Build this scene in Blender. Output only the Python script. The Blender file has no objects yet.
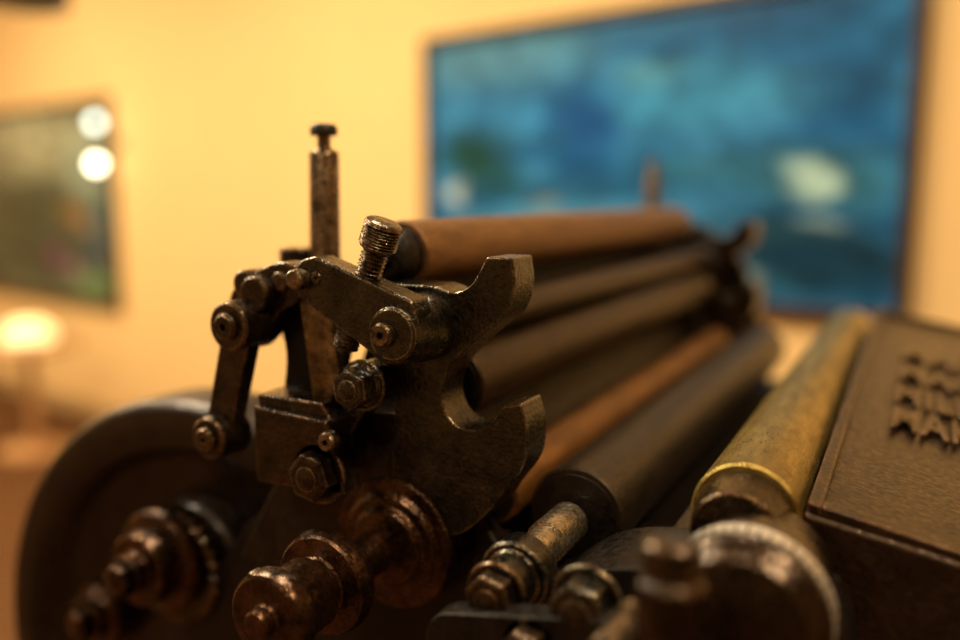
import bpy, bmesh, math, random
from mathutils import Vector, Matrix, Euler
random.seed(4)
H=1.30
COL=bpy.context.scene.collection
# ---------------------------------------------------------------- materials
def sock(n,name,v):
    if name in n.inputs: n.inputs[name].default_value=v
def newmat(name):
    m=bpy.data.materials.new(name); m.use_nodes=True
    nt=m.node_tree; b=nt.nodes['Principled BSDF']
    return m,nt,b
def noisy(name,c1,c2,metal=0.0,r1=.3,r2=.6,scale=30,bump=.15,stretch=(1,1,1),bscale=None,spec=.5,dist=.001,coat=0,wear=None,dirt=None,p0=.35,p1=.68,wr=.0016):
    m,nt,b=newmat(name); N=nt.nodes; L=nt.links
    tc=N.new('ShaderNodeTexCoord'); mp=N.new('ShaderNodeMapping')
    mp.inputs['Scale'].default_value=stretch
    L.new(tc.outputs['Object'],mp.inputs['Vector'])
    n=N.new('ShaderNodeTexNoise'); n.inputs['Scale'].default_value=scale; n.inputs['Detail'].default_value=6; n.inputs['Roughness'].default_value=.65
    L.new(mp.outputs[0],n.inputs['Vector'])
    cr=N.new('ShaderNodeValToRGB'); cr.color_ramp.elements[0].position=p0; cr.color_ramp.elements[1].position=p1
    cr.color_ramp.elements[0].color=(*c1,1); cr.color_ramp.elements[1].color=(*c2,1)
    L.new(n.outputs['Fac'],cr.inputs[0]); cur=cr.outputs[0]
    mr=N.new('ShaderNodeMapRange'); mr.inputs['From Min'].default_value=.35; mr.inputs['From Max'].default_value=.65
    mr.inputs['To Min'].default_value=r1; mr.inputs['To Max'].default_value=r2
    n2=N.new('ShaderNodeTexNoise'); n2.inputs['Scale'].default_value=bscale or scale*3; n2.inputs['Detail'].default_value=5
    L.new(mp.outputs[0],n2.inputs['Vector'])
    if dirt:
        n3=N.new('ShaderNodeTexNoise'); n3.inputs['Scale'].default_value=(bscale or 100)*.6; n3.inputs['Detail'].default_value=8; n3.inputs['Roughness'].default_value=.8
        L.new(tc.outputs['Object'],n3.inputs['Vector'])
        d=N.new('ShaderNodeMapRange'); d.inputs['From Min'].default_value=.54; d.inputs['From Max'].default_value=.66; L.new(n3.outputs['Fac'],d.inputs['Value'])
        mx=N.new('ShaderNodeMixRGB'); L.new(d.outputs[0],mx.inputs[0]); L.new(cur,mx.inputs[1]); mx.inputs[2].default_value=(*dirt,1); cur=mx.outputs[0]
    if wear:
        bv=N.new('ShaderNodeBevel'); bv.samples=3; bv.inputs['Radius'].default_value=wr
        g=N.new('ShaderNodeNewGeometry'); dp=N.new('ShaderNodeVectorMath'); dp.operation='DOT_PRODUCT'
        L.new(bv.outputs[0],dp.inputs[0]); L.new(g.outputs['Normal'],dp.inputs[1])
        a=N.new('ShaderNodeMapRange'); a.inputs['From Min'].default_value=.992; a.inputs['From Max'].default_value=.92; L.new(dp.outputs['Value'],a.inputs['Value'])
        mu=N.new('ShaderNodeMath'); mu.operation='MULTIPLY'; L.new(a.outputs[0],mu.inputs[0])
        a2=N.new('ShaderNodeMapRange'); a2.inputs['From Min'].default_value=.38; a2.inputs['From Max'].default_value=.56; L.new(n.outputs['Fac'],a2.inputs['Value']); L.new(a2.outputs[0],mu.inputs[1])
        mx=N.new('ShaderNodeMixRGB'); L.new(mu.outputs[0],mx.inputs[0]); L.new(cur,mx.inputs[1]); mx.inputs[2].default_value=(*wear,1); cur=mx.outputs[0]
    L.new(cur,b.inputs['Base Color'])
    L.new(n2.outputs['Fac'],mr.inputs['Value']); L.new(mr.outputs[0],b.inputs['Roughness'])
    b.inputs['Metallic'].default_value=metal
    sock(b,'Specular IOR Level',spec)
    sock(b,'Coat Weight',coat); sock(b,'Coat Roughness',.14)
    if bump:
        bp=N.new('ShaderNodeBump'); bp.inputs['Strength'].default_value=bump; bp.inputs['Distance'].default_value=dist
        L.new(n2.outputs['Fac'],bp.inputs['Height']); L.new(bp.outputs[0],b.inputs['Normal'])
        if coat: L.new(bp.outputs[0],b.inputs['Coat Normal'])
    return m
M={}
M['iron']=noisy('dark_oiled_iron',(.012,.011,.009),(.062,.056,.040),.9,.16,.34,70,.8,bscale=420,dist=.0008,wear=(.55,.45,.30),dirt=(.007,.006,.004),coat=.55)
M['iron2']=noisy('brown_greasy_iron',(.011,.007,.004),(.060,.036,.019),.85,.18,.40,55,.8,bscale=300,dist=.0008,wear=(.48,.30,.15),dirt=(.008,.005,.003),coat=.5)
M['guard']=noisy('guard_painted_iron',(.008,.005,.004),(.028,.016,.009),.5,.28,.5,25,.6,bscale=200,wear=(.14,.08,.04),dirt=(.04,.020,.010),coat=.2)
M['black']=noisy('black_cast_iron',(.004,.003,.002),(.014,.009,.006),.4,.34,.6,30,.6,bscale=250)
M['steel']=noisy('worn_steel',(.34,.30,.23),(.75,.66,.52),.95,.18,.36,90,.4,bscale=400,dirt=(.05,.035,.022))
M['dsteel']=noisy('tarnished_steel',(.065,.047,.03),(.34,.26,.165),.92,.18,.38,90,.6,bscale=400,dirt=(.018,.011,.006))
M['bronze']=noisy('rusty_bronze',(.022,.011,.006),(.135,.066,.030),.9,.18,.40,60,.6,bscale=300,dirt=(.010,.006,.003),coat=.3)
M['leather']=noisy('tan_roller_covering',(.11,.050,.016),(.20,.096,.031),.4,.32,.5,30,.5,(1,3,3),bscale=300,spec=.5,dirt=(.065,.03,.011))
M['brownroll']=noisy('brown_roller_rubber',(.014,.008,.004),(.042,.022,.010),.5,.26,.44,25,.5,(1,3,3),bscale=300,spec=.5,dirt=(.055,.030,.013))
M['orangeroll']=noisy('warm_glow_orange_roller',(.10,.042,.010),(.22,.095,.023),.5,.30,.48,25,.5,(1,3,3),bscale=300,dirt=(.045,.020,.007))  # orange-brown base with the warm wall's reflected glow put into the colour
M['darkroll']=noisy('dark_brown_roller',(.016,.012,.008),(.042,.029,.018),.5,.25,.42,25,.4,(1,4,4),bscale=300,spec=.5,dirt=(.06,.04,.023))
M['brass']=noisy('aged_brass_roller',(.21,.155,.042),(.46,.35,.105),.9,.24,.42,30,.5,(.8,4,4),bscale=300,dirt=(.11,.078,.024))
M['cover']=noisy('brown_painted_iron',(.010,.006,.004),(.036,.019,.010),.5,.24,.46,40,.8,bscale=260,dist=.0008,wear=(.30,.16,.07),dirt=(.050,.025,.011),coat=.2)
M['ivory']=noisy('engraved_scale_ring',(.38,.36,.32),(.58,.54,.48),.5,.3,.45,60,.3)
M['wall']=noisy('yellow_plaster',(.83,.575,.26),(.86,.60,.275),0,.8,.95,3,.15,bscale=60,spec=.2)
M['wallf']=noisy('ochre_plaster',(.30,.18,.08),(.34,.205,.09),0,.7,.9,5,.2,bscale=60,spec=.2)
M['ceil']=noisy('cream_ceiling_paint',(.50,.38,.22),(.55,.42,.25),0,.8,.95,3,.1,bscale=60,spec=.2)
M['floor']=noisy('brown_wood_floor',(.065,.025,.007),(.13,.055,.017),0,.65,.85,6,.2,(1,8,1),bscale=40,spec=.15)
M['frame']=noisy('dark_walnut_frame',(.02,.010,.006),(.05,.022,.010),0,.35,.5,20,.2,(6,1,6))
M['trim']=noisy('trim_paint',(.45,.30,.14),(.5,.34,.16),0,.5,.6,10,.1)
M['cloth']=noisy('table_wood',(.40,.2,.08),(.5,.27,.11),0,.4,.6,12,.1)
def emis(name,col,st):
    m,nt,b=newmat(name); b.inputs['Base Color'].default_value=(*col,1)
    b.inputs['Emission Color'].default_value=(*col,1); b.inputs['Emission Strength'].default_value=st
    return m
M['bulb']=emis('glint_bulb',(1,.93,.66),13)
M['bulb2']=emis('glint_bulb_dim',(.80,.95,.85),6)
M['shade']=emis('lit_lamp_shade',(1,.78,.38),1.3)
M['diff']=emis('ceiling_diffuser',(1,.85,.6),3)

def paint(name,base1,base2,blobs,nscale=4,W=1,Hh=1,rough=.35,br=(.35,1.45)):
    m,nt,b=newmat(name); N=nt.nodes; L=nt.links
    tc=N.new('ShaderNodeTexCoord'); mp=N.new('ShaderNodeMapping')
    mp.inputs['Scale'].default_value=(1,1/W,1/Hh)
    L.new(tc.outputs['Object'],mp.inputs['Vector'])
    n=N.new('ShaderNodeTexNoise'); n.inputs['Scale'].default_value=nscale; n.inputs['Detail'].default_value=5
    L.new(mp.outputs[0],n.inputs['Vector'])
    cr=N.new('ShaderNodeValToRGB'); cr.color_ramp.elements[0].position=.35; cr.color_ramp.elements[1].position=.65
    cr.color_ramp.elements[0].color=(*base1,1); cr.color_ramp.elements[1].color=(*base2,1)
    L.new(n.outputs['Fac'],cr.inputs[0]); cur=cr.outputs[0]
    nd=N.new('ShaderNodeTexNoise'); nd.inputs['Scale'].default_value=7; nd.inputs['Detail'].default_value=4; L.new(mp.outputs[0],nd.inputs['Vector'])
    sb=N.new('ShaderNodeVectorMath'); sb.operation='SUBTRACT'; sb.inputs[1].default_value=(.5,.5,.5); L.new(nd.outputs['Color'],sb.inputs[0])
    sc=N.new('ShaderNodeVectorMath'); sc.operation='SCALE'; sc.inputs['Scale'].default_value=.16; L.new(sb.outputs[0],sc.inputs[0])
    ad=N.new('ShaderNodeVectorMath'); ad.operation='ADD'; L.new(mp.outputs[0],ad.inputs[0]); L.new(sc.outputs[0],ad.inputs[1])
    for (u,v,ru,rv,col,al) in blobs:
        s1=N.new('ShaderNodeVectorMath'); s1.operation='SUBTRACT'; s1.inputs[1].default_value=(0,-u,v); L.new(ad.outputs[0],s1.inputs[0])
        s2=N.new('ShaderNodeVectorMath'); s2.operation='MULTIPLY'; s2.inputs[1].default_value=(0,1/ru,1/rv); L.new(s1.outputs[0],s2.inputs[0])
        ln=N.new('ShaderNodeVectorMath'); ln.operation='LENGTH'; L.new(s2.outputs[0],ln.inputs[0])
        mr=N.new('ShaderNodeMapRange'); mr.inputs['From Min'].default_value=1.35; mr.inputs['From Max'].default_value=.5
        mr.inputs['To Min'].default_value=0; mr.inputs['To Max'].default_value=al; L.new(ln.outputs['Value'],mr.inputs['Value'])
        mx=N.new('ShaderNodeMixRGB'); L.new(mr.outputs[0],mx.inputs[0]); L.new(cur,mx.inputs[1]); mx.inputs[2].default_value=(*col,1); cur=mx.outputs[0]
    nb=N.new('ShaderNodeTexNoise'); nb.inputs['Scale'].default_value=13; nb.inputs['Detail'].default_value=6; nb.inputs['Roughness'].default_value=.7; L.new(mp.outputs[0],nb.inputs['Vector'])
    vb=N.new('ShaderNodeMapRange'); vb.inputs['From Min'].default_value=.35; vb.inputs['From Max'].default_value=.65; vb.inputs['To Min'].default_value=br[0]; vb.inputs['To Max'].default_value=br[1]; L.new(nb.outputs['Fac'],vb.inputs['Value'])
    vs=N.new('ShaderNodeVectorMath'); vs.operation='SCALE'; L.new(cur,vs.inputs[0]); L.new(vb.outputs[0],vs.inputs['Scale']); cur=vs.outputs[0]
    L.new(cur,b.inputs['Base Color']); b.inputs['Roughness'].default_value=rough
    sock(b,'Specular IOR Level',.2)
    return m
# ---------------------------------------------------------------- mesh helpers
def empty(name,loc=(0,0,0),rz=0):
    e=bpy.data.objects.new(name,None); e.location=loc; e.rotation_euler=(0,0,rz); COL.objects.link(e); return e
def finish(name,bm,mat,parent,bevel=0,smooth=True,sharp=35,segs=3,mats=None):
    bmesh.ops.recalc_face_normals(bm,faces=bm.faces)
    me=bpy.data.meshes.new(name); bm.to_mesh(me); bm.free()
    for m in (mats or [mat]): me.materials.append(M[m] if isinstance(m,str) else m)
    o=bpy.data.objects.new(name,me); COL.objects.link(o)
    if smooth:
        for p in me.polygons: p.use_smooth=True
        if not bevel: me.set_sharp_from_angle(angle=math.radians(sharp))
    if bevel:
        b=o.modifiers.new('bevel','BEVEL'); b.width=bevel; b.segments=segs; b.limit_method='ANGLE'; b.angle_limit=math.radians(sharp); b.harden_normals=True
    if parent: o.parent=parent
    return o
def cr(pts,closed=True,n=6):
    out=[];N=len(pts)
    P=[Vector((p[0],p[1])) for p in pts]; S=[len(p)>2 for p in pts]
    for i in range(N):
        p1,p2=P[i],P[(i+1)%N]
        p0=P[i-1] if not S[i] else p1-(p2-p1)
        p3=P[(i+2)%N] if not S[(i+1)%N] else p2+(p2-p1)
        if S[i] and S[(i+1)%N]: out.append(p1); continue
        for k in range(n):
            t=k/n
            out.append(.5*((2*p1)+(p2-p0)*t+(2*p0-5*p1+4*p2-p3)*t*t+(3*p1-p0-3*p2+p3)*t*t*t))
    return [(v.x,v.y) for v in out]
def prism(name,pts,x0,x1,mat,parent,bevel=.0015,dzback=0,sharp=35,h=True):
    z0=H if h else 0
    bm=bmesh.new()
    a=[bm.verts.new((x0,y,z+z0)) for y,z in pts]
    b=[bm.verts.new((x1,y,z+z0+dzback)) for y,z in pts]
    bm.faces.new(a); bm.faces.new(b[::-1])
    n=len(pts)
    for i in range(n): bm.faces.new((a[i],a[(i+1)%n],b[(i+1)%n],b[i]))
    return finish(name,bm,mat,parent,bevel,sharp=sharp)
def stadium(p,q,r1,r2,n=14):
    p=Vector(p);q=Vector(q);d=(q-p); a=math.atan2(d.y,d.x)
    pts=[]
    for k in range(n+1):
        t=a+math.pi/2+math.pi*k/n; pts.append((p.x+r1*math.cos(t),p.y+r1*math.sin(t)))
    for k in range(n+1):
        t=a-math.pi/2+math.pi*k/n; pts.append((q.x+r2*math.cos(t),q.y+r2*math.sin(t)))
    return pts
def lathe(name,p0,axis,prof,mat,parent,seg=48,rot=0,radf=None,bevel=0,sharp=32):
    ax=Vector(axis).normalized(); q=Vector((1,0,0)).rotation_difference(ax)
    if ax.dot(Vector((1,0,0)))<-.999: q=Euler((0,0,math.pi)).to_quaternion()
    p0=Vector(p0)+Vector((0,0,H)); bm=bmesh.new(); rings=[]
    for t,r in prof:
        if r<=1e-6: rings.append([bm.verts.new(p0+ax*t)]); continue
        ring=[]
        for k in range(seg):
            a=2*math.pi*k/seg+rot; rr=r*(radf(k,t) if radf else 1)
            ring.append(bm.verts.new(p0+q@Vector((t,rr*math.cos(a),rr*math.sin(a)))))
        rings.append(ring)
    for A,B in zip(rings,rings[1:]):
        if len(A)==1 and len(B)==1: continue
        for k in range(seg):
            k2=(k+1)%seg
            if len(A)==1: bm.faces.new((A[0],B[k2],B[k]))
            elif len(B)==1: bm.faces.new((A[k],A[k2],B[0]))
            else: bm.faces.new((A[k],A[k2],B[k2],B[k]))
    if len(rings[0])>1: bm.faces.new(rings[0][::-1])
    if len(rings[-1])>1: bm.faces.new(rings[-1])
    return finish(name,bm,mat,parent,bevel,sharp=sharp)
def X(name,y,z,prof,mat,parent,**k):
    return lathe(name,(0,y,z),(1,0,0),prof,mat,parent,**k)
def soft(pr,c=.0012):
    out=[pr[0]]
    for i in range(1,len(pr)-1):
        a,b,d=[Vector(v) for v in (pr[i-1],pr[i],pr[i+1])]
        if (a-b).length>2.2*c and (d-b).length>2.2*c:
            out+= [tuple(b+(a-b).normalized()*c),tuple(b+(d-b).normalized()*c)]
        else: out.append(tuple(b))
    out.append(pr[-1]); return out
def disc(x0,x1,r,c=.0015): return [(x0,0),(x0,r-c),(x0+c,r),(x1-c,r),(x1,r-c),(x1,0)]
def screw(name,y,z,x,r,parent,mat='dsteel',t=.006):
    X(name,y,z,[(x+.002,0),(x+.002,r*.28),(x-t,r*.30),(x-t,r*.8),(x-t+.0015,r),(x+.001,r),(x+.001,0)],mat,parent,seg=32)
def hexbolt(name,y,z,x,r,t,parent,mat='iron2',rot=.2):
    X(name,y,z,[(x-t,0),(x-t,r*.8),(x-t+.0012,r),(x,r),(x,0)],mat,parent,seg=6,rot=rot,bevel=.0008,sharp=20)
    X(name+'_washer',y,z,disc(x,x+.003,r*1.25,.0008),mat,parent)
    X(name+'_crown',y,z,[(x-t-.002,0),(x-t-.0018,r*.3),(x-t-.0005,r*.5),(x-t+.001,r*.5)],mat,parent,seg=24)
# ================================================================ PRESS
press=empty('printing_press')
BR=[(.216,-.034,1),(.200,-.034,1),(.1985,-.050),(.204,-.066),(.221,-.080),(.238,-.097),(.2455,-.113),(.242,-.127),(.231,-.134),(.217,-.131),(.206,-.118,1),
    (.194,-.115,1),(.190,-.130),(.192,-.150),(.204,-.168),(.213,-.181),(.235,-.200),(.262,-.203),(.280,-.178),(.279,-.135),(.280,-.100),(.286,-.080),(.283,-.062),(.284,-.052,1),(.252,-.052),(.238,-.055),(.226,-.050)]
def bracket(nm,x0,x1,m='iron'):
    prism(nm,cr(BR),x0,x1,m,press,bevel=.0022)
bracket('roller_saddle_front',.420,.447)
bracket('roller_saddle_rear',1.140,1.195,'iron2')
# cheek and boss carrying the rear saddle
prism('rear_cheek',cr([(.330,-.030,1),(.285,-.040,1),(.245,-.062),(.222,-.095),(.214,-.115),(.200,-.150),(.196,-.185),(.205,-.25,1),(.345,-.25,1),(.345,-.10)]),1.198,1.225,'black',press,bevel=.003)
X('rear_cheek_boss',.262,-.090,soft([(1.128,0),(1.128,.018),(1.14,.024),(1.20,.026),(1.20,0)]),'black',press)
def post(nm,x,y):
    lathe(nm,(x,y,0),(-.0,-.02,1),soft([(-.20,0),(-.20,.0115),(-.045,.0115),(-.043,.0105),(.028,.0100),(.030,.0085),(.031,.0045),(.040,.0045),(.0405,.009),(.0455,.0088),(.0465,.006),(.0465,0)],.0006),'dsteel' ,press,seg=40)
post('oiler_post_front',.47,.366); post('oiler_post_rear',1.16,.339)
lathe('post_cap',(.47,.366-.0008,0),(0,0,1),soft([(.0395,0),(.0395,.0092),(.0455,.0092),(.0475,.0065),(.0475,0)],.0008),'black',press,seg=40)
lathe('sleeve',(.465,.388,0),(0,0,1),disc(-.10,-.036,.0115),'iron2',press)
def roller(nm,y,z,r,mat,x0=.46,x1=1.095,cap='black',jr=.007,jx0=.435,jx1=1.15):
    X(nm,y,z,[(x0,r-.004),(x0,r-.0015),(x0+.0015,r),(x1-.0015,r),(x1,r-.0015),(x1,r-.004)],mat,press,seg=80)
    X(nm+'_core',y,z,[(jx0,0),(jx0,jr-.001),(jx0+.001,jr),(x0-.002,jr),(x0-.0015,r-.0045),(x0+.003,r-.0035),(x1-.003,r-.0035),(x1+.0015,r-.0045),(x1+.002,jr),(jx1,jr),(jx1,0)],cap,press,seg=64)
roller('top_leather_roller',.299,-.038,.0220,'leather',x1=1.13)
X('top_roller_end_collar',.299,-.038,soft([(.440,0),(.440,.014),(.450,.0175),(.4595,.0175),(.4595,0)]),'black',press)
roller('small_rider_roller',.262,-.081,.0120,'brownroll')
roller('form_roller',.262,-.118,.0235,'brownroll')
roller('orange_glow_roller',.232,-.188,.0190,'orangeroll')
roller('lower_dark_roller',.176,-.191,.0300,'darkroll')
roller('brass_roller',.073,-.162,.0275,'brass',x0=.43,jx0=.40)
prism('rear_guard_plate',[(.334,-.048),(.326,-.048),(.322,-.16),(.330,-.16)],.476,1.135,'black',press)
X('journal_steel',.176,-.191,soft([(.385,0),(.385,.010),(.415,.010),(.415,.012),(.45,.012),(.45,0)]),'steel',press)
X('journal_collar',.176,-.194,soft([(.352,0),(.352,.014),(.372,.014),(.372,.019),(.388,.019),(.388,0)]),'iron',press)
hexbolt('journal_nut',.176,-.194,.352,.013,.010,press,'iron2')
# lever arm with boss
prism('lever_arm',cr([(.3205,-.0385),(.3095,-.0345,1),(.2440,-.0565,1),(.2400,-.072),(.2470,-.090),(.2620,-.093),(.2760,-.085,1),(.3220,-.0590,1),(.3255,-.049)]),.386,.404,'iron',press,bevel=.0022)
X('lever_boss',.2550,-.0755,soft([(.382,0),(.382,.0150),(.386,.0160),(.404,.0180),(.410,.0200),(.421,.0200),(.421,0)],.0012),'iron',press)
screw('lever_pin',.259,-.0755,.383,.0068,press)
X('lever_tail_pin',.3180,-.0480,soft([(.377,0),(.377,.0060),(.41,.0060),(.41,0)]),'dsteel',press,seg=32)
screw('lever_eye',.3080,-.0470,.386,.0040,press,t=.001)
# threaded adjusting screw through the lever
a0=Vector((.396,.2970,-.0900)); a1=Vector((.396,.2670,-.0145)); L0=(a1-a0).length; ax=(a1-a0).normalized()
pr=[(0,0),(0,.0045)]; t=.002
while t<L0-.018:
    pr+=[(t,.0058),(t+.0011,.0078)]; t+=.0024
pr+=[(L0-.0165,.0060),(L0-.0160,0)]
lathe('adjusting_screw',a0,ax,pr,'dsteel',press,seg=40)
hd=[(L0-.0165,0),(L0-.0165,.0095)]; t=L0-.0155
while t<L0-.002: hd+=[(t,.0097),(t+.0008,.0110)]; t+=.0017
hd+=[(L0-.0008,.0102),(L0,.0088),(L0,0)]
lathe('adjusting_screw_head',a0,ax,hd,'dsteel',press,seg=60,radf=lambda k,t:1+.025*(k%2))
# left linkage
prism('link_arm',stadium((.3720,-.079),(.3930,-.152),.0115,.0105),.388,.400,'iron2',press)
X('link_boss_upper',.3720,-.079,soft([(.380,0),(.380,.0150),(.410,.0165),(.410,0)]),'iron2',press)
screw('link_screw_upper',.3720,-.079,.380,.0085,press,'iron2',.004)
X('link_boss_lower',.3930,-.152,soft([(.380,0),(.380,.0135),(.405,.0150),(.405,0)]),'iron2',press)
screw('link_screw_lower',.3930,-.152,.380,.0075,press,'iron2',.004)
prism('rocker_arm',cr([(.390,-.082),(.391,-.064),(.378,-.052),(.352,-.041),(.336,-.044),(.334,-.062),(.350,-.072),(.362,-.088),(.375,-.096)]),.402,.418,'iron2',press,bevel=.002)
X('rocker_boss',.3620,-.060,soft([(.392,0),(.392,.011),(.43,.012),(.43,0)]),'iron2',press)
X('rocker_cap',.3750,-.055,soft([(.398,0),(.398,.009),(.43,.009),(.43,0)]),'iron2',press)
X('rocker_pin_small',.3470,-.052,soft([(.398,0),(.398,.006),(.43,.006),(.43,0)]),'dsteel',press,seg=32)
prism('rocker_plate',cr([(.375,-.06,1),(.325,-.055,1),(.318,-.09),(.330,-.135,1),(.368,-.14,1),(.362,-.10)]),.42,.435,'black',press)
prism('bright_slide',[(.340,-.045),(.316,-.045),(.302,-.155),(.324,-.155)],.405,.412,'dsteel',press,bevel=.001)
prism('lower_clamp_block',[(.3600,-.128),(.3040,-.131),(.2910,-.175),(.3594,-.1765)],.386,.405,'iron2',press,bevel=.002)
prism('lower_clamp_cap',[(.362,-.122),(.312,-.122),(.303,-.133),(.360,-.133)],.392,.42,'iron2',press,bevel=.0015)
hexbolt('clamp_bolt',.3110,-.1640,.386,.0150,.011,press,'iron2')
screw('clamp_screw',.3005,-.142,.386,.006,press)
hexbolt('hex_cap',.2880,-.1108,.40,.0125,.014,press,'iron',rot=.4)
X('hex_cap_barrel',.2880,-.1108,disc(.398,.425,.0135),'iron',press)
prism('tie_arm',stadium((.2926,-.1108),(.325,-.155),.012,.013),.405,.42,'iron',press)
prism('frame_cheek',cr([(.345,-.135,1),(.255,-.130,1),(.250,-.19),(.29,-.25,1),(.41,-.25,1),(.37,-.18)]),.421,.447,'guard',press,bevel=.002)
# bronze shaft with collars
X('drive_shaft',.290,-.218,soft([(.306,0),(.306,.008),(.314,.008),(.314,.0235),(.318,.0250),(.326,.0250),(.328,.0205),(.350,.0205),(.352,.0165),(.357,.0165),(.358,.029),(.366,.031),(.372,.029),(.372,.0140),(.425,.0140),(.425,0)],.0012),'bronze',press,seg=64)
X('drive_shaft_bearing',.281,-.214,soft([(.408,0),(.408,.0135),(.410,.024),(.414,.025),(.4145,.032),(.4175,.033),(.418,.042),(.455,.044),(.455,0)],.0012),'bronze',press,seg=64)
screw('shaft_set_screw',.300,-.1975,.321,.003,press)
# gear guard on the left
gz=-.392; gy=.487
X('gear_guard',gy,gz,soft([(.474,0),(.474,.186),(.470,.190),(.454,.198),(.449,.206),(.449,.230),(.455,.237),(.505,.237),(.505,0)],.002),'guard',press,seg=128)
X('guard_boss',.495,-.292,soft([(.455,0),(.455,.050),(.460,.054),(.474,.058),(.474,0)],.001),'guard',press,seg=64)
def teeth(k,t): return 1.0 if (k%4) in (0,1) else .93
X('guard_pinion',.500,-.285,[(.440,0),(.440,.044),(.442,.047),(.455,.047),(.457,.044),(.457,0)],'iron2',press,seg=112,radf=teeth)
X('guard_hub',.5040,-.277,soft([(.400,0),(.400,.015),(.410,.015),(.410,.027),(.422,.029),(.427,.027),(.428,.038),(.434,.041),(.440,.039),(.441,.030),(.455,.030),(.455,0)],.001),'bronze',press,seg=64)
hexbolt('guard_hub_nut',.5040,-.277,.400,.012,.010,press,'bronze')
X('guard_stud_hub',.600,-.352,soft([(.435,0),(.435,.018),(.445,.020),(.446,.026),(.455,.028),(.475,.028),(.475,0)]),'bronze',press)
hexbolt('guard_stud',.600,-.352,.435,.012,.010,press,'bronze')
# side frames + body
SF=[(.345,-.145),(.345,-.175),(.43,-.24),(.50,-.34),(.52,-.60),(.56,-.90),(.60,-1.26),(.60,-1.298),(.47,-1.298),(.42,-1.05),(.30,-.88),(.10,-.88),(-.02,-1.05),(-.06,-1.298),(-.19,-1.298),(-.19,-1.26),(-.14,-.9),(-.10,-.50),(-.10,-.28),(.03,-.235),(.10,-.245),(.20,-.240),(.25,-.18),(.27,-.14)]
prism('side_frame_front',cr([(a,b,1) for a,b in SF]),.447,.475,'black',press,bevel=.003)
prism('side_frame_rear',cr([(a,b,1) for a,b in SF]),1.115,1.145,'black',press,bevel=.003)
prism('press_bed',[(.325,-.075),(.345,-.12),(.345,-.30),(-.09,-.34),(-.09,-.26),(.03,-.225),(.215,-.235),(.29,-.15)],.475,1.115,'black',press)
prism('ink_slab',[(.123,-.196),(.025,-.186),(.025,-.225),(.123,-.228)],.478,1.11,'iron2',press)
X('cross_stretcher',.2,-1.0,disc(.47,1.12,.02),'black',press)
X('cross_stretcher_2',.3,-.7,disc(.47,1.12,.03),'black',press)
# drum with graduated ring
dy,dz_=.061,-.184
X('ring_drum',dy,dz_,soft([(.352,0),(.352,.030),(.358,.033),(.362,.0375),(.385,.0375),(.386,.035),(.400,.035),(.4005,.032),(.425,.032),(.425,0)],.0008),'iron2',press,seg=96)
X('brass_roller_hub',.073,-.164,soft([(.405,0),(.405,.022),(.4285,.025),(.4285,0)],.001),'iron2',press,seg=64)
X('graduated_ring',dy,dz_,[(.3655,.034),(.3655,.0385),(.3775,.0385),(.3775,.034)],'ivory',press,seg=96)
bm=bmesh.new()
for k in range(48):
    a=2*math.pi*k/48; L=.008 if k%4==0 else .005
    mtx=Matrix.Translation((.3665+L/2,dy+.0386*math.cos(a),H+dz_+.0386*math.sin(a)))@Matrix.Rotation(a,4,'X')@Matrix.Diagonal((L,.0006,.0011,1))
    bmesh.ops.create_cube(bm,size=1,matrix=mtx)
finish('ring_ticks',bm,'black',press,smooth=False)
lathe('thumb_screw',(.305,.076,0),(0.05,0,1),soft([(-.26,0),(-.26,.009),(-.165,.009),(-.160,.0125),(-.142,.0130),(-.141,.011),(-.136,.011),(-.135,.0120),(-.127,.0105),(-.125,0)],.001),'iron2',press)
prism('front_bar',stadium((.10,-.196),(.19,-.216),.014,.016),.335,.350,'black',press)
hexbolt('front_nut',.128,-.186,.35,.014,.014,press,'iron')
hexbolt('front_nut_small',.150,-.206,.335,.011,.010,press,'iron2')
X('front_stud',.105,-.186,soft([(.31,0),(.31,.008),(.35,.008),(.35,0)]),'dsteel',press)
prism('front_bearing',cr([(.14,-.188),(.10,-.180),(.05,-.180),(.02,-.20),(.02,-.30),(.10,-.34),(.2,-.34),(.21,-.24),(.17,-.21)]),.385,.447,'black',press)
# ink fountain cover on the right
def cov(y): return -.155-(.045-y)*.19
dz=.028
prism('ink_fountain_box',[(.046,-.157),(.044,-.172),(.036,-.178),(.030,-.25),(-.13,-.28),(-.13,cov(-.13))],.435,1.04,'cover',press,bevel=.003,dzback=dz)
KS=dz/.605
def strip(nm,y0,y1,x0,x1):
    bm=bmesh.new(); vs=[]
    for x in (x0,x1):
        for y in (y0,y1):
            for h in (-.002,.0035): vs.append(bm.verts.new((x,y,H+cov(y)+KS*(x-.435)+h)))
    idx=[(0,1,3,2),(4,6,7,5),(0,4,5,1),(2,3,7,6),(1,5,7,3),(0,2,6,4)]
    for f in idx: bm.faces.new([vs[i] for i in f])
    finish(nm,bm,'cover',press,bevel=.0015)
strip('cover_lip_left',.044,.037,.437,1.038); strip('cover_lip_front',.037,-.128,.437,.446)
strip('cover_lip_rear',.037,-.128,1.029,1.038)
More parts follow.
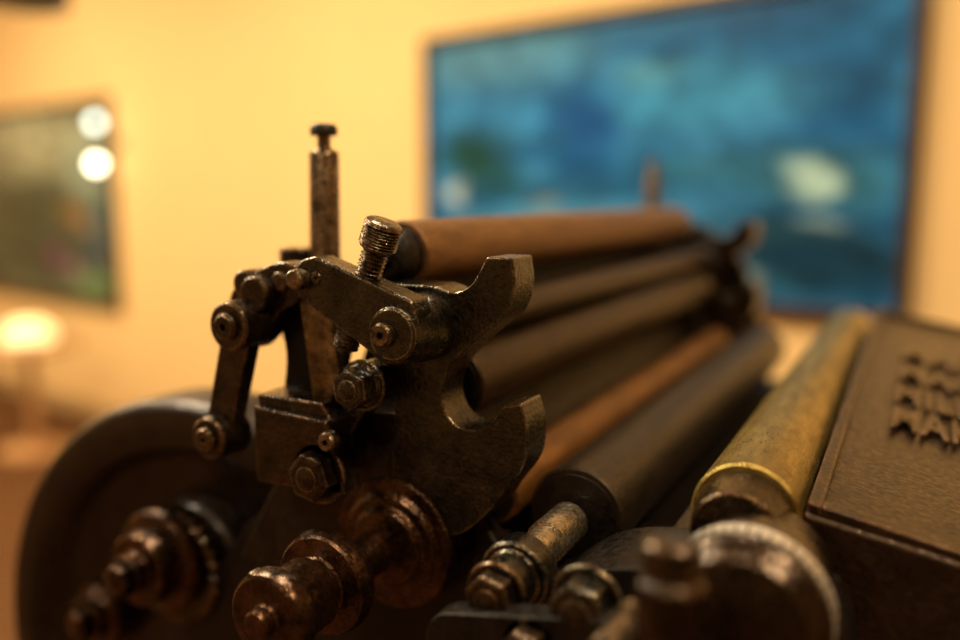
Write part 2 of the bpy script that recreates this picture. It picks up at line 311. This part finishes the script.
def letters(txt,x,y,size,nm,sx=.5):
    cu=bpy.data.curves.new(nm,'FONT'); cu.body=txt; cu.size=size; cu.extrude=.0016; cu.bevel_depth=.0008; cu.offset=.0004; cu.space_character=1.1
    ob=bpy.data.objects.new(nm,cu); COL.objects.link(ob)
    bpy.context.view_layer.update()
    me=bpy.data.meshes.new_from_object(ob.evaluated_get(bpy.context.evaluated_depsgraph_get()))
    bpy.data.objects.remove(ob); me.materials.clear(); me.materials.append(M['cover'])
    for v in me.vertices: v.co.x*=sx
    o=bpy.data.objects.new(nm,me); COL.objects.link(o)
    ex=Vector((0,-1,-.19)).normalized(); ey=Vector((1,0,KS)).normalized(); ez=ex.cross(ey)
    m=Matrix((ex,ey,ez)).transposed().to_4x4(); m.translation=Vector((x,y,H+cov(y)+KS*(x-.435)+.0012))
    o.matrix_world=m; o.parent=press
letters('MANUFACTURED',.820,.014,.085,'cast_lettering_1',.34)
letters('MACHINE WORKS',.745,.014,.080,'cast_lettering_2',.34)
letters('HILLSIDE',.675,.014,.075,'cast_lettering_3',.34)
letters('MAKERS',.610,.014,.070,'cast_lettering_4',.34)
# ================================================================ ROOM (walls turned 12 deg from the press)
RZ=math.radians(-12.0)
R=Matrix.Rotation(RZ,4,'Z')
def rbox(name,x0,x1,y0,y1,z0,z1,mat,parent=None,bevel=0):
    bm=bmesh.new(); bmesh.ops.create_cube(bm,size=1)
    cx,cy,cz=(x0+x1)/2,(y0+y1)/2,(z0+z1)/2
    for v in bm.verts: v.co=Vector((v.co.x*(x1-x0),v.co.y*(y1-y0),v.co.z*(z1-z0)))
    o=finish(name,bm,mat,None,bevel,smooth=bool(bevel))
    if parent: o.parent=parent; o.location=(cx,cy,cz)
    else: o.matrix_world=R@Matrix.Translation((cx,cy,cz))
    return o
WX=2.293
rbox('wall_back',WX,WX+.15,-3,7.2,0,3,'wall')
rbox('wall_front',-3.15,-3,-3,7.2,0,3,'wallf')
rbox('wall_left',-3,WX,7.2,7.35,0,3,'wall')
rbox('wall_right',-3,WX,-3.15,-3,0,3,'wallf')
rbox('floor',-3.15,WX+.15,-3.15,7.35,-.1,0,'floor')
rbox('ceiling',-3.15,WX+.15,-3.15,7.35,3,3.1,'ceil')
rbox('baseboard_back',WX-.015,WX-.0005,-2.99,7.19,.0,.10,'trim')
def picture(name,y0,y1,z0,z1,mat,fw=.03):
    e=empty(name); e.matrix_world=R@Matrix.Translation((WX,0,0))
    g=.001
    def b(n,a0,a1,b0,b1,c0,c1,m,bv=0): return rbox(n,a0,a1,b0,b1,c0,c1,m,e,bv)
    b('frame_top',-.04,-g,y0,y1,z1-fw,z1,'frame',.004); b('frame_bottom',-.04,-g,y0,y1,z0,z0+fw,'frame',.004)
    b('frame_side_a',-.04,-g,y0,y0+fw,z0+fw,z1-fw,'frame',.004); b('frame_side_b',-.04,-g,y1-fw,y1,z0+fw,z1-fw,'frame',.004)
    bm=bmesh.new(); W=y1-y0-2*fw; Hh=z1-z0-2*fw
    v=[bm.verts.new(c) for c in ((-.02,0,0),(-.02,-W,0),(-.02,-W,Hh),(-.02,0,Hh),(-.003,0,0),(-.003,-W,0),(-.003,-W,Hh),(-.003,0,Hh))]
    for f in ((0,1,2,3),(7,6,5,4),(0,4,5,1),(1,5,6,2),(2,6,7,3),(3,7,4,0)): bm.faces.new([v[i] for i in f])
    o=finish('canvas',bm,mat,e,smooth=False); o.location=(0,y1-fw,z0+fw)
    return e
seab=[( .20,.95,.30,.15,(.10,.28,.40),.7),(.75,.9,.35,.14,(.006,.10,.28),.8),(.62,.70,.2,.12,(.05,.32,.60),.6),
 (.42,.64,.09,.13,(.006,.07,.28),.9),(.13,.50,.11,.14,(.010,.060,.045),.95),(.22,.42,.08,.06,(.012,.08,.08),.8),
 (.35,.22,.35,.09,(.11,.36,.48),.75),(.40,.38,.4,.04,(.01,.08,.18),.8),
 (.85,.42,.16,.10,(.03,.16,.26),.8),(.845,.41,.045,.05,(.55,.85,.80),.8),(.05,.37,.035,.05,(.50,.65,.70),.9),  # pale patches: reflection of a lit room painted into the canvas colour
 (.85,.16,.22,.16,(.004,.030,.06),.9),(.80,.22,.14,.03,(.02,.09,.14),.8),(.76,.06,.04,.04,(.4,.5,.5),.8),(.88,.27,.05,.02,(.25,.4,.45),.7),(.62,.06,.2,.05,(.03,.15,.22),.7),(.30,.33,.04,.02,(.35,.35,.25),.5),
 (.62,.45,.10,.03,(.02,.12,.14),.7),(.55,.80,.08,.04,(.10,.34,.46),.6),(.9,.70,.08,.12,(.008,.08,.22),.7)]
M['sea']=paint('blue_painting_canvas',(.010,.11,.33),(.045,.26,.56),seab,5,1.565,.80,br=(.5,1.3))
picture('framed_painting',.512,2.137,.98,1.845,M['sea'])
lb=[(.5,.85,.5,.2,(.42,.44,.30),.8),(.5,.35,.5,.3,(.03,.045,.03),.8),(.85,.7,.12,.2,(.28,.38,.32),.7),(.6,.2,.05,.08,(.14,.03,.12),.8),(.75,.45,.06,.06,(.4,.2,.03),.7),(.9,.25,.07,.15,(.02,.06,.12),.8),(.9,.08,.2,.06,(.14,.28,.12),.7),(.80,.40,.04,.05,(.4,.25,.2),.7),(.93,.45,.03,.1,(.03,.2,.3),.7),(.72,.15,.05,.05,(.3,.12,.25),.7)]
M['garden']=paint('garden_painting_canvas',(.03,.04,.03),(.18,.22,.14),lb,10,1.76,1.07)
picture('framed_painting',4.414,6.24,.68,1.815,M['garden'])
wl=empty('added_glint_lamp')  # made-up fitting; its bulbs stand for bright spots reflected in the picture glass
def wpt(x,y,z): return R@Vector((x,y,z))
for i,(y,z,m) in enumerate(((4.345,1.667,'bulb2'),(4.36,1.459,'bulb'))):
    p=wpt(WX-.13,y,z-H); 
    lathe('bulb_%d'%(i+1),p,(0,0,1),[(.026*math.sin(a),.026*math.cos(a)) for a in [math.pi*(-.5+k/12) for k in range(13)]],m,wl,seg=24)
p=wpt(WX-.13,4.352,0)
lathe('lamp_rod',(p.x,p.y,0),(0,0,1),[(.16,0),(.16,.004),(.365,.004),(.365,0)],'frame',wl,seg=12)
q=wpt(WX-.0015,4.352,.26); p=wpt(WX-.13,4.352,.26)
d=(q-p); lathe('lamp_arm',p,d,[(0,0),(0,.004),(d.length-.01,.004),(d.length-.01,.025),(d.length,.025),(d.length,0)],'frame',wl,seg=24)
tx,ty=2.69,3.985
t=empty('side_table')
lathe('top',(tx,ty,-H),(0,0,1),disc(.535,.56,.24,.004),'cloth',t,seg=64)
lathe('column',(tx,ty,-H),(0,0,1),[(.03,0),(.03,.03),(.1,.025),(.5,.025),(.535,.05),(.535,0)],'cloth',t)
lathe('foot',(tx,ty,-H),(0,0,1),[(.0,0),(.0,.18),(.015,.18),(.03,.04),(.03,0)],'cloth',t)
t=empty('table_lamp')
lathe('base',(tx,ty,-H),(0,0,1),[(.561,0),(.561,.05),(.57,.05),(.58,.015),(.61,.015),(.61,0)],'frame',t)
lathe('shade',(tx,ty,-H),(0,0,1),[(.575,.0),(.575,.125),(.59,.13),(.64,.11),(.67,.07),(.68,.0)],'shade',t,seg=48)
pd=empty('pendant_lamp')
c,s=.8858,.4640
fw,lat=2.0,-1.02
px,py=fw*c+lat*s,fw*s-lat*c
lathe('shade',(px,py,-H),(0,0,1),[(1.715,.06),(1.72,.085),(1.735,.09),(1.80,.085),(1.88,.04),(1.92,.02),(1.92,0)],'iron2',pd,seg=48)
lathe('cord',(px,py,-H),(0,0,1),[(1.91,0),(1.91,.005),(2.97,.005),(2.975,.05),(2.999,.05),(2.999,0)],'black',pd,seg=16)
def room_or_added_lamp(x,y,w,r=.28,col=(1,.78,.48)):
    e=empty('ceiling_or_added_light'); p=R@Vector((x,y,0))
    lathe('rim',(p.x,p.y,-H),(0,0,1),[(2.955,r+.02),(2.952,r+.03),(2.999,r+.03),(2.999,0)],'trim',e,seg=48)
    lathe('diffuser',(p.x,p.y,-H),(0,0,1),[(2.94,0),(2.942,r*.8),(2.955,r),(2.97,r),(2.97,0)],'diff',e,seg=48)
    l=bpy.data.lights.new('lamp_light','AREA'); l.shape='DISK'; l.size=r*2; l.energy=w; l.color=col
    o=bpy.data.objects.new('lamp_light',l); COL.objects.link(o); o.location=(p.x,p.y,2.93); o.parent=e
room_or_added_lamp(.55,2.3,92); room_or_added_lamp(.6,4.6,88); room_or_added_lamp(.0,6.3,36)
room_or_added_lamp(.9,.6,26,.06,(1,.84,.60)); room_or_added_lamp(-.9,2.2,48,.06,(1,.87,.64)); room_or_added_lamp(.35,-.9,46,.07,(1,.68,.36)); room_or_added_lamp(-1.5,-.1,22,.08,(1,.76,.46))  # spot above press and two lamps behind camera are added for metal highlights
w=bpy.data.worlds.new('World'); bpy.context.scene.world=w; w.use_nodes=True
w.node_tree.nodes['Background'].inputs[0].default_value=(1,.8,.55,1); w.node_tree.nodes['Background'].inputs[1].default_value=.05
bpy.context.scene.view_settings.view_transform='Standard'
# ================================================================ CAMERA
cam=bpy.data.cameras.new('camera'); co=bpy.data.objects.new('camera',cam); COL.objects.link(co)
cam.sensor_width=36; cam.lens=850*36/960; cam.clip_start=.01
yaw=math.atan(450/859.); pitch=math.atan(125/850.)
co.location=(0,0,H)
fwd=Vector((math.cos(pitch)*math.cos(yaw),math.cos(pitch)*math.sin(yaw),-math.sin(pitch)))
co.rotation_euler=fwd.to_track_quat('-Z','Y').to_euler()
cam.dof.use_dof=True; cam.dof.focus_distance=.470; cam.dof.aperture_fstop=1.6; cam.dof.aperture_blades=0
bpy.context.scene.camera=co
